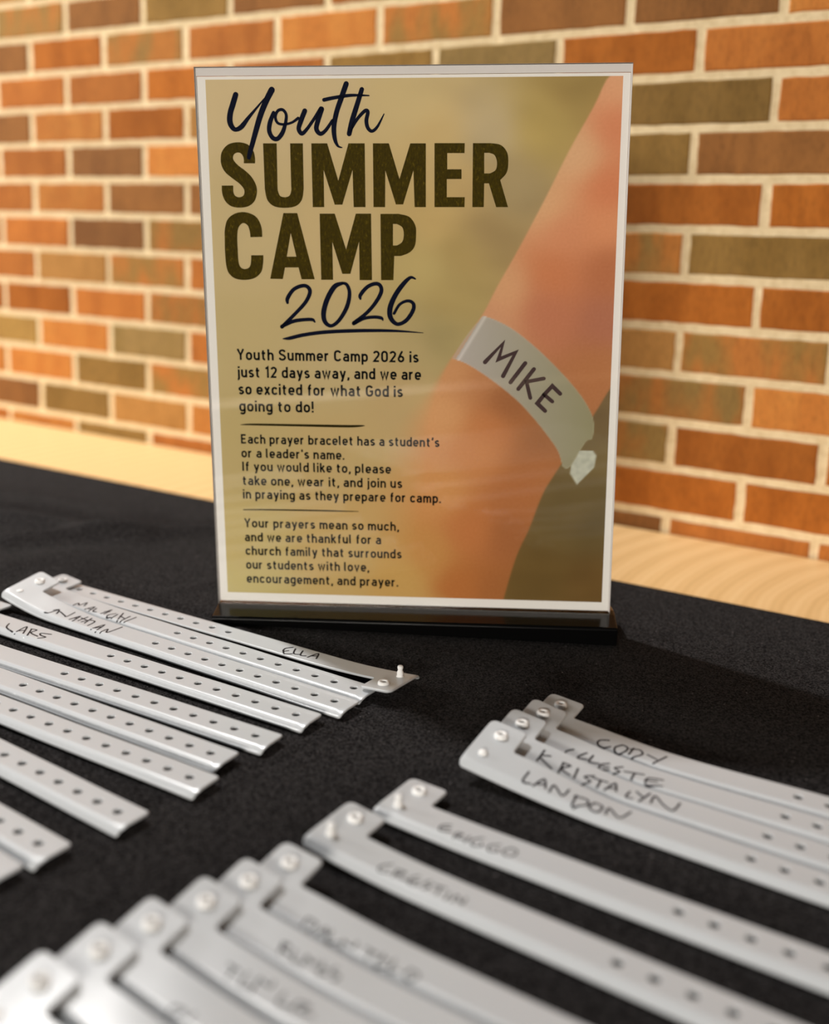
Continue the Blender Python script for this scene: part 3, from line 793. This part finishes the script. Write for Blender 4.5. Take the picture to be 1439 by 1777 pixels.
def print_colour(p):
    bgc = blend(p, BG, 2.2)
    nz = mnoise.noise(Vector((p[0] * 0.05, p[1] * 0.09, 3.1)))
    amp = 7 * sstep(-20, 20, p[0])
    bgc = [c + nz * amp * k for c, k in zip(bgc, (1, 0.9, 0.6))]
    da = sdist(p, ARMS)
    # the forearm fades into the text column at lower left
    soft = 1.0 + 24.0 * sstep(150, 70, p[1]) * sstep(30, -5, p[0])
    wa = sstep(-0.6 * soft, 0.9 * soft, da)
    if wa > 0:
        ac = blend(p, AC, 2.4)
        fn = mnoise.noise(Vector((p[0] * 0.9, p[1] * 0.9, 7))) * 4
        ac = [c + fn for c in ac]
        bgc = [b + (a - b) * wa for a, b in zip(ac, bgc)]
    db = sdist(p, BANDS_) if p[1] > 50 and p[0] > 10 else -9
    if db > -1.5:
        t = (p[0] - 20) / 75
        bc = [174 - 30 * t, 160 - 27 * t, 144 - 50 * t]
        # translucent left end and the bright crease beside it
        gx = sdist_line(p, GL)
        if gx > 0:
            bc = [b + 0 for b in bc]
        bc = [c + 26 * math.exp(-((gx - 1.2) / 0.9) ** 2) for c in bc]
        k = 1.0
        if gx < -0.2:
            k = 0.55
        edge = math.exp(-(db / 0.35) ** 2) * 14
        bc = [c + edge for c in bc]
        wb = sstep(-0.3, 0.3, db) * k
        bgc = [b + (a - b) * wb for a, b in zip(bc, bgc)]
    if p[0] > 60 and 50 < p[1] < 90:
        dc = sdist(p, CLASP)
        if dc > -0.8:
            n2 = mnoise.noise(Vector((p[0] * 0.35, p[1] * 0.35, 1)))
            cc = [182 + n2 * 22, 176 + n2 * 22, 148 + n2 * 18]
            wc = sstep(-0.4, 0.6, dc)
            bgc = [b + (a - b) * wc for a, b in zip(cc, bgc)]
    return bgc


def sdist_line(p, L):
    """distance to the right of the crease line"""
    (x0, y0), (x1, y1) = L[0], L[-1]
    dx, dy = x1 - x0, y1 - y0
    l = math.hypot(dx, dy)
    return ((p[0] - x0) * -dy + (p[1] - y0) * dx) / l


PX0, PX1, PY0, PY1 = -103.0, 103.7, 5.3, 278.2
GX, GY = 310, 410
pv, pc = [], []
for j in range(GY + 1):
    for i in range(GX + 1):
        x = PX0 + (PX1 - PX0) * i / GX
        y = PY0 + (PY1 - PY0) * j / GY
        pv.append((x / 1000, -0.00006, y / 1000))
        c = print_colour((x, y))
        pc += [min(0.95, q * g) for q, g in zip(s2l([max(0, min(255, v)) for v in c]), PGAIN)] + [1.0]
pf = []
for j in range(GY):
    for i in range(GX):
        a = j * (GX + 1) + i
        pf.append((a, a + 1, a + GX + 2, a + GX + 1))
pm = mat('printed_picture', (0.5, 0.4, 0.3), 0.65, 0.2)
ntp = NT(pm)
at = ntp.n('ShaderNodeAttribute', attribute_name='ink')
ntp.l(at.outputs[0], ntp.b.inputs['Base Color'])
pic = link_mesh('printed_picture', pv, pf, pm, poster)
ca = pic.data.color_attributes.new('ink', 'FLOAT_COLOR', 'POINT')
ca.data.foreach_set('color', pc)
tag(pic, 'tan picture of a bare forearm wearing a grey wristband')

Y_INK = -0.00012


def flat_mesh(name, parts, m, parent, y=Y_INK):
    b = MB()
    for vs, fs in parts:
        b.add([(v[0] / 1000, y, v[1] / 1000) for v in vs], fs)
    return b.build(name, m, parent)


# block headline
def fill(outlines):
    loops = [[Vector((p[0], p[1], 0)) for p in smooth_outline(o)] for o in outlines]
    tri = tessellate_polygon(loops)
    vs = [v for l in loops for v in l]
    return [(v.x, v.y) for v in vs], [tuple(t) for t in tri]


for nm, idx in (('headline_word', range(0, 6)), ('headline_word', range(6, 10))):
    flat_mesh(nm, [fill(HL[i]) for i in idx], OLIVE, poster)
# brush script
def script(name, strokes, m, y=Y_INK - 0.00005, cap=1, n=7):
    parts = []
    for s_ in strokes:
        q = catmull(s_, n) if len(s_) > 2 else s_
        parts.append(ribbon2d(q, [max(0.1, p[2]) for p in q], cap=cap))
    return flat_mesh(name, parts, m, poster, y)


script('script_word', YO, NAVY)
script('script_year', NU[:-1], NAVY)
script('brush_underline', NU[-1:], NAVY)
script('divider_line', RU[:1], RULE)
script('divider_line', RU[1:], RULE)
script('marker_name', [[(*a[:2], a[2])for a in s_] for s_ in MK], MARK, n=1)


# small print: a plain rounded grotesque drawn as strokes
def arc(cx, cy, rx, ry, a0, a1, n=8):
    return [(cx + rx * math.cos(R(a0 + (a1 - a0) * i / n)), cy + ry * math.sin(R(a0 + (a1 - a0) * i / n))) for i in range(n + 1)]


W_ = 0.178
B_, X_, C_ = 0.08, 0.64, 0.92


def bowl(w, y0=B_, y1=X_, x0=0.0):
    r = w / 2
    ry = 0.2
    return arc(x0 + r, y1 - ry, r, ry, 0, 180) + arc(x0 + r, y0 + ry, r, ry, 180, 360)


def shoulder(x0, w):
    r = w / 2
    return [(x0, 0.0), (x0, X_ - 0.2)] + arc(x0 + r, X_ - 0.2, r, 0.2, 180, 0)[1:] + [(x0 + w, 0.0)]


GL_ = {
    'a': (0.36, [(0, arc(0.19, X_ - 0.16, 0.17, 0.16, 155, 0) + [(0.36, 0.0)]), (0, [(0.36, 0.39), (0.17, 0.39)] + arc(0.17, 0.235, 0.17, 0.155, 90, 270) + [(0.22, B_)] + arc(0.22, 0.235, 0.14, 0.155, 270, 330))]),
    'b': (0.37, [(1, bowl(0.37)), (0, [(0, 0), (0, 1.0)])]),
    'c': (0.34, [(0, arc(0.185, X_ - 0.2, 0.185, 0.2, 25, 180) + arc(0.185, B_ + 0.2, 0.185, 0.2, 180, 335))]),
    'd': (0.37, [(1, bowl(0.37)), (0, [(0.37, 0), (0.37, 1.0)])]),
    'e': (0.37, [(0, [(0.02, 0.345), (0.37, 0.345)] + arc(0.185, X_ - 0.2, 0.185, 0.2, 0, 180) + arc(0.185, B_ + 0.2, 0.185, 0.2, 180, 325))]),
    'f': (0.24, [(0, arc(0.26, 0.76, 0.16, 0.17, 90, 180) + [(0.10, 0)]), (0, [(-0.02, X_), (0.26, X_)])]),
    'g': (0.37, [(1, bowl(0.37)), (0, [(0.37, 0.72), (0.37, -0.04)] + arc(0.185, -0.03, 0.185, 0.16, 0, -150))]),
    'h': (0.36, [(0, shoulder(0, 0.36)), (0, [(0, 0), (0, 1.0)])]),
    'i': (0.0, [(0, [(0, 0), (0, 0.72)]), (0, [(0, 0.83), (0, 1.0)])]),
    'j': (0.06, [(0, [(0.06, 0.72), (0.06, -0.06)] + arc(-0.06, -0.06, 0.12, 0.12, 0, -90)), (0, [(0.06, 0.83), (0.06, 1.0)])]),
    'k': (0.34, [(0, [(0, 0), (0, 1.0)]), (0, [(0.33, 0.72), (0.03, 0.34)]), (0, [(0.12, 0.45), (0.36, 0.0)])]),
    'l': (0.08, [(0, [(0, 1.0), (0, 0.16)] + arc(0.09, 0.17, 0.09, 0.09, 180, 270))]),
    'm': (0.62, [(0, shoulder(0, 0.31)), (0, shoulder(0.31, 0.31)), (0, [(0, 0), (0, 0.72)])]),
    'n': (0.36, [(0, shoulder(0, 0.36)), (0, [(0, 0), (0, 0.72)])]),
    'o': (0.37, [(1, bowl(0.37))]),
    'p': (0.37, [(1, bowl(0.37)), (0, [(0, -0.26), (0, 0.72)])]),
    'r': (0.22, [(0, [(0, 0), (0, 0.72)]), (0, [(0, 0.42)] + arc(0.19, 0.44, 0.19, 0.2, 180, 75))]),
    's': (0.32, [(0, catmull([(0.31, 0.57), (0.17, 0.64), (0.02, 0.53), (0.07, 0.40), (0.25, 0.32), (0.32, 0.19), (0.17, 0.08), (0.0, 0.15)], 4))]),
    't': (0.25, [(0, [(0.09, 0.90), (0.09, 0.22)] + arc(0.22, 0.21, 0.13, 0.13, 180, 285)), (0, [(-0.04, X_), (0.27, X_)])]),
    'u': (0.36, [(0, [(0, 0.72), (0, B_ + 0.2)] + arc(0.18, B_ + 0.2, 0.18, 0.2, 180, 360)[1:] + [(0.36, 0.72)]), (0, [(0.36, 0.3), (0.36, 0)])]),
    'v': (0.38, [(0, [(0.0, 0.72), (0.19, 0.03), (0.38, 0.72)])]),
    'w': (0.60, [(0, [(0.0, 0.72), (0.15, 0.04), (0.30, 0.66), (0.45, 0.04), (0.60, 0.72)])]),
    'x': (0.36, [(0, [(0, 0.72), (0.36, 0)]), (0, [(0.36, 0.72), (0, 0)])]),
    'y': (0.38, [(0, [(0, 0.72), (0.20, 0.06)]), (0, [(0.39, 0.72), (0.16, -0.12)] + arc(0.05, -0.08, 0.10, 0.11, -20, -95))]),
    'Y': (0.48, [(0, [(0, 1.0), (0.24, 0.44), (0.48, 1.0)]), (0, [(0.24, 0.46), (0.24, 0)])]),
    'S': (0.46, [(0, catmull([(0.46, 0.78), (0.36, 0.89), (0.22, 0.92), (0.06, 0.85), (0.02, 0.71), (0.12, 0.57), (0.34, 0.46), (0.46, 0.29), (0.38, 0.13), (0.22, 0.08), (0.08, 0.12), (-0.02, 0.24)], 4))]),
    'C': (0.46, [(0, arc(0.23, C_ - 0.24, 0.23, 0.24, 20, 180) + arc(0.23, B_ + 0.24, 0.23, 0.24, 180, 340))]),
    'G': (0.47, [(0, arc(0.23, C_ - 0.24, 0.23, 0.24, 20, 180) + arc(0.23, B_ + 0.24, 0.23, 0.24, 180, 360) + [(0.46, 0.47), (0.24, 0.47)])]),
    'E': (0.40, [(0, [(0.42, C_), (0, C_), (0, B_), (0.42, B_)]), (0, [(0, 0.51), (0.36, 0.51)])]),
    'I': (0.0, [(0, [(0, 0), (0, 1.0)])]),
    '0': (0.40, [(1, arc(0.2, C_ - 0.22, 0.2, 0.22, 0, 180) + arc(0.2, B_ + 0.22, 0.2, 0.22, 180, 360))]),
    '1': (0.22, [(0, [(0.0, 0.80), (0.19, 0.96), (0.19, 0.0)])]),
    '2': (0.40, [(0, arc(0.2, 0.70, 0.2, 0.22, 165, 0) + [(0.36, 0.56), (0.02, B_), (0.42, B_)])]),
    '6': (0.40, [(1, arc(0.2, 0.30, 0.2, 0.22, 0, 360, 14)[:-1]), (0, [(0.30, 1.0), (0.03, 0.42)])]),
    ',': (0.02, [(0, [(0.03, 0.15), (0.03, 0.02), (-0.03, -0.14)])]),
    '.': (0.0, [(0, [(0, 0.0), (0, 0.17)])]),
    '!': (0.02, [(0, [(0.01, 0.0), (0.01, 0.17)]), (0, [(0.01, 0.30), (0.01, 1.0)])]),
    "'": (0.0, [(0, [(0, 0.72), (0, 1.0)])]),
    '’': (0.02, [(0, [(0.03, 1.0), (0.03, 0.84), (-0.03, 0.70)])]),
    ' ': (0.10, []),
}


def text_line(t, xa, ya, xb, yb, cap):
    adv = 0.0
    pos = []
    for ch in t:
        pos.append(adv)
        adv += GL_[ch][0] + W_ + (0.10 if ch != ' ' else 0.02)
    total = adv - 0.10
    sx = (xb - xa) / total
    parts = []
    for ch, a in zip(t, pos):
        for closed, pts in GL_[ch][1]:
            q = [((a + W_ / 2 + x) * sx / cap, y) for x, y in pts]
            vs, fs = ribbon2d(q, W_, closed=bool(closed))
            o = []
            for v in vs:
                X = xa + v[0] * cap
                Y = ya + (yb - ya) * ((X - xa) / (xb - xa)) + v[1] * cap
                o.append((X, Y))
            parts.append((o, fs))
    return flat_mesh('text_line', parts, TEXTI, poster)


for row_ in TX:
    text_line(*row_)

# ------------------------------------------------------------------ wristbands
LN, BW, HH, TU, TH = 234.0, 14.4, 27.0, 15.5, 1.25
AX = R(-28)
AU = Vector((math.cos(AX), math.sin(AX)))
AV = Vector((-math.sin(AX), math.cos(AX)))


CURL = 1.9


def zlift(b, u, v):
    r = b.get('r', 45.)
    uu = max(u, 0)
    f = min(1, max(0, (65 - uu) / 45.))
    f = f * f * (3 - 2 * f)
    z = b['lift'] * max(0, 1 - uu / r) ** 2 + b.get('slope', 0) * max(v, 0) * f
    z += b.get('tz', 0) * sstep(70, 130, u)
    z += CURL - CURL * max(0.0, 1 - max(v, 0) / 2.9) ** 2
    z += 0.22 * (1 + mnoise.noise(Vector((u * 0.025, b['vr'], 0.5))))
    return z


def rounded(poly, rad, n=4):
    out = []
    m = len(poly)
    for i in range(m):
        p = Vector(poly[i])
        a = Vector(poly[i - 1])
        c = Vector(poly[(i + 1) % m])
        r = rad[i]
        d0 = (a - p).normalized()
        d1 = (c - p).normalized()
        s0 = p + d0 * r
        s1 = p + d1 * r
        for k in range(n + 1):
            t = k / n
            out.append(s0 * (1 - t) ** 2 + p * 2 * t * (1 - t) + s1 * t * t)
    return out


HOLE_R = 2.05
HOLES = [(LN - 9.0 - 11.3 * k, 8.1) for k in range(11)]
SOCK = (7.6, 20.0)
STUDP = (6.3, 7.6)


def band_topology():
    poly = rounded([(0, 0), (LN, 0), (LN, BW), (TU, BW), (TU, HH), (0, HH)], [1.6, 1.2, 1.2, 2.2, 1.6, 3.0])
    dense = []
    for i in range(len(poly)):
        a, b = poly[i], poly[(i + 1) % len(poly)]
        n = max(1, int((b - a).length / 3.2))
        for k in range(n):
            dense.append(a + (b - a) * (k / n))
    verts = list(dense)
    edges = [(i, (i + 1) % len(dense)) for i in range(len(dense))]
    loops = [list(range(len(dense)))]
    holes = [(c, HOLE_R) for c in HOLES] + [(SOCK, 1.3)]
    for (c, r) in holes:
        b = len(verts)
        for k in range(16):
            a = 2 * math.pi * k / 16
            verts.append(Vector((c[0] + r * math.cos(a), c[1] + r * math.sin(a))))
        edges += [(b + k, b + (k + 1) % 16) for k in range(16)]
        loops.append(list(range(b, b + 16)))
    nb = len(verts)
    u = 2.5
    while u < LN - 1:
        vmax = HH if u < TU else BW
        vl = [0.55, 1.1, 1.7, 2.3, 2.9, 3.6]
        while vl[-1] < vmax - 3.4:
            vl.append(vl[-1] + 2.9)
        for v in vl:
            if all((u - c[0]) ** 2 + (v - c[1]) ** 2 > (r + 0.8) ** 2 for c, r in holes):
                verts.append(Vector((u, v)))
        u += 3.4
    vo, eo, fo, ov, oe, of = delaunay_2d_cdt(verts, edges, [], 0, 1e-5)
    dl = [tuple(v) for v in dense]
    tris = []
    for f in fo:
        c = (vo[f[0]] + vo[f[1]] + vo[f[2]]) / 3
        if not inside((c.x, c.y), dl):
            continue
        if any((c.x - h[0]) ** 2 + (c.y - h[1]) ** 2 < (r * 0.985) ** 2 for h, r in holes):
            continue
        tris.append(tuple(f))
    back = {}
    for i, origs in enumerate(ov):
        for k in origs:
            back[k] = i
    loops = [[back[i] for i in l] for l in loops]
    return [(v.x, v.y) for v in vo], tris, loops


BT_V, BT_F, BT_L = band_topology()


def band_frame(b):
    o = AU * b['ur'] + AV * b['vr']
    a = AX + R(b['da'])
    fl = -1 if b.get('flip') else 1
    return o, Vector((math.cos(a), math.sin(a))) * fl, Vector((-math.sin(a), math.cos(a))) * fl


def make_band(key, b, label, group, stud_h=5.2):
    o, U, V = band_frame(b)
    root = empty('wristband', Matrix.Translation((o.x / 1000, o.y / 1000, 0)) @ Matrix.Rotation(math.atan2(U.y, U.x), 4, 'Z'))
    tag(root, label, 'wristband', group)
    bend = b.get('bend', 0.0)

    def P(u, v, dz=0.0):
        y = v + bend * math.sin(math.pi * max(0, min(1, u / LN)))
        return (u / 1000, y / 1000, (0.35 + TH + zlift(b, u, v) + dz) / 1000)
    n = len(BT_V)
    vs = [P(u, v) for u, v in BT_V] + [P(u, v, -TH) for u, v in BT_V]
    fs = []
    for t in BT_F:
        (x0, y0), (x1, y1), (x2, y2) = (BT_V[i] for i in t)
        if (x1 - x0) * (y2 - y0) - (x2 - x0) * (y1 - y0) < 0:
            t = t[::-1]
        fs.append(t)
        fs.append(tuple(i + n for i in t[::-1]))
    sm = [True] * len(fs)
    # side walls get their own vertices with a soft rounded rim
    for li, l in enumerate(BT_L):
        m = len(l)
        bse = len(vs)
        prof = ((0.0, 0.0), (0.20, -0.06), (0.38, -0.22), (0.48, -0.42), (0.52, -TH * 0.5), (0.48, -TH + 0.42), (0.28, -TH + 0.12), (0.0, -TH))
        for off, dz in prof:
            for k in range(m):
                u0, v0 = BT_V[l[k - 1]]
                u1, v1 = BT_V[l[k]]
                u2, v2 = BT_V[l[(k + 1) % m]]
                dx, dy = u2 - u0, v2 - v0
                ln = math.hypot(dx, dy) or 1
                s = off if li == 0 else off * 0.6
                vs.append(P(u1 + dy / ln * s * (1 if li == 0 else -1), v1 - dx / ln * s * (1 if li == 0 else -1), dz))
        for q in range(len(prof) - 1):
            for k in range(m):
                k2 = (k + 1) % m
                f = (bse + q * m + k, bse + (q + 1) * m + k, bse + (q + 1) * m + k2, bse + q * m + k2)
                fs.append(f if li == 0 else f[::-1])
                sm.append(True)
    strap = link_mesh('strap', vs, fs, VINYL, root)
    strap.data.polygons.foreach_set('use_smooth', sm)
    # snap stud and socket
    st = MB()
    c = P(*STUDP)
    h = stud_h / 1000
    if stud_h > 3:
        st.lathe((c[0], c[1], c[2] - 0.0002), [(0.0019, 0), (0.0019, 0.0004), (0.0014, 0.0006), (0.0016, 0.22 * h), (0.00165, 0.38 * h), (0.0013, 0.54 * h), (0.00105, 0.64 * h), (0.0013, 0.72 * h), (0.0014, 0.84 * h), (0.0013, 0.95 * h), (0.0009, h)], 18)
    else:
        st.lathe((c[0], c[1], c[2] - 0.0002), [(0.0019, 0), (0.0019, 0.4 * h), (0.0014, 0.8 * h), (0.0005, h)], 18)
    st.build('snap_stud', STUD, root, smooth=True)
    so = MB()
    c = P(*SOCK)
    b0 = len(so.v)
    prof = [(0.0012, -0.0004), (0.00125, 0.0011), (0.0016, 0.0014), (0.0023, 0.0014), (0.00265, 0.0011), (0.0028, 0.0004), (0.0028, -0.0004)]
    N = 22
    for r, z in prof:
        for k in range(N):
            a = 2 * math.pi * k / N
            so.v.append((c[0] + r * math.cos(a), c[1] + r * math.sin(a), c[2] + z))
    for i in range(len(prof) - 1):
        for k in range(N):
            k2 = (k + 1) % N
            so.f.append((b0 + i * N + k2, b0 + i * N + k, b0 + (i + 1) * N + k, b0 + (i + 1) * N + k2))
    so.build('snap_socket', STUD, root, smooth=True)
    # handwriting lying on the strap
    if key in HW:
        hb = MB()
        for s_ in HW[key]:
            q = catmull(s_, 5) if len(s_) > 2 else catmull([s_[0], [(s_[0][0] + s_[1][0]) / 2, (s_[0][1] + s_[1][1]) / 2], s_[1]], 4)
            v2, f2 = ribbon2d(q, (0.6 if key in ('p1', 'p2', 'p3', 'p4', 'fr', 'cr') else 0.9), cap=1)
            hb.add([P(v[0], v[1], 0.06) for v in v2], f2)
        hb.build('handwriting', INK, root)
    return root


GA = 'wristbands laid side by side on the left of the cloth'
GB = 'wristbands stacked head over head on the right of the cloth'
GC = 'wristbands stacked head over head along the bottom edge'
GD = 'two wristbands lying apart in the middle of the cloth'
LIST = [
    ('ella', 'white wristband pointing the other way, its snap head in front of the sign base', GA, 5.6),
    ('malachi', 'white wristband just in front of the reversed one, tail tucked under its snap head', GA, 0.6),
    ('jonathan', 'white wristband whose raised snap head is topmost at the far left end of its fan', GA, 0.6),
    ('lars', 'white wristband with a short name at the left picture edge, below the raised snap head', GA, 0.6),
    ('b5', 'white wristband, second below the far left snap head, name out of view', GA, 0.6),
    ('b6', 'white wristband, third below the far left snap head, nearly touching the one above', GA, 0.6),
    ('b7', 'white wristband in the left fan, its tail ending furthest right of the nearest four', GA, 0.6),
    ('b8', 'white wristband set apart by a wide gap, third from the nearest of the left fan', GA, 0.6),
    ('b9', 'white wristband at the left edge, lapping over the nearest one of the left fan', GA, 0.6),
    ('b10', 'nearest white wristband of the left fan, only its tail corner showing', GA, 0.6),
    ('cody', 'white wristband furthest back in the right stack, lowest snap head in the shade', GB, 0.6),
    ('celeste', 'white wristband second from the back of the right stack', GB, 0.6),
    ('kristalyn', 'white wristband second from the front of the right stack, with the longest name', GB, 0.6),
    ('landon', 'white wristband at the front of the right stack, snap head on top of all', GB, 1.8),
    ('fr', 'white wristband lying alone below the right stack with an upright snap stud', GD, 4.2),
    ('cr', 'white wristband lying alone between the bottom stack and its neighbour, corner curled up', GD, 4.2),
    ('p1', 'white wristband furthest back in the bottom stack, its tab sticking out right', GC, 0.6),
    ('p2', 'white wristband second from the back of the bottom stack', GC, 0.6),
    ('p3', 'white wristband third from the back of the bottom stack, dark gap along its near edge', GC, 0.6),
    ('p4', 'white wristband fourth from the back of the bottom stack, just below the dark gap', GC, 0.6),
    ('p5', 'white wristband second from the bottom left corner in the bottom stack', GC, 0.6),
    ('p6', 'white wristband nearest the bottom left corner of the photo', GC, 0.6),
]
for key, label, grp, sh in LIST:
    make_band(key, BANDS[key], label, grp, sh)
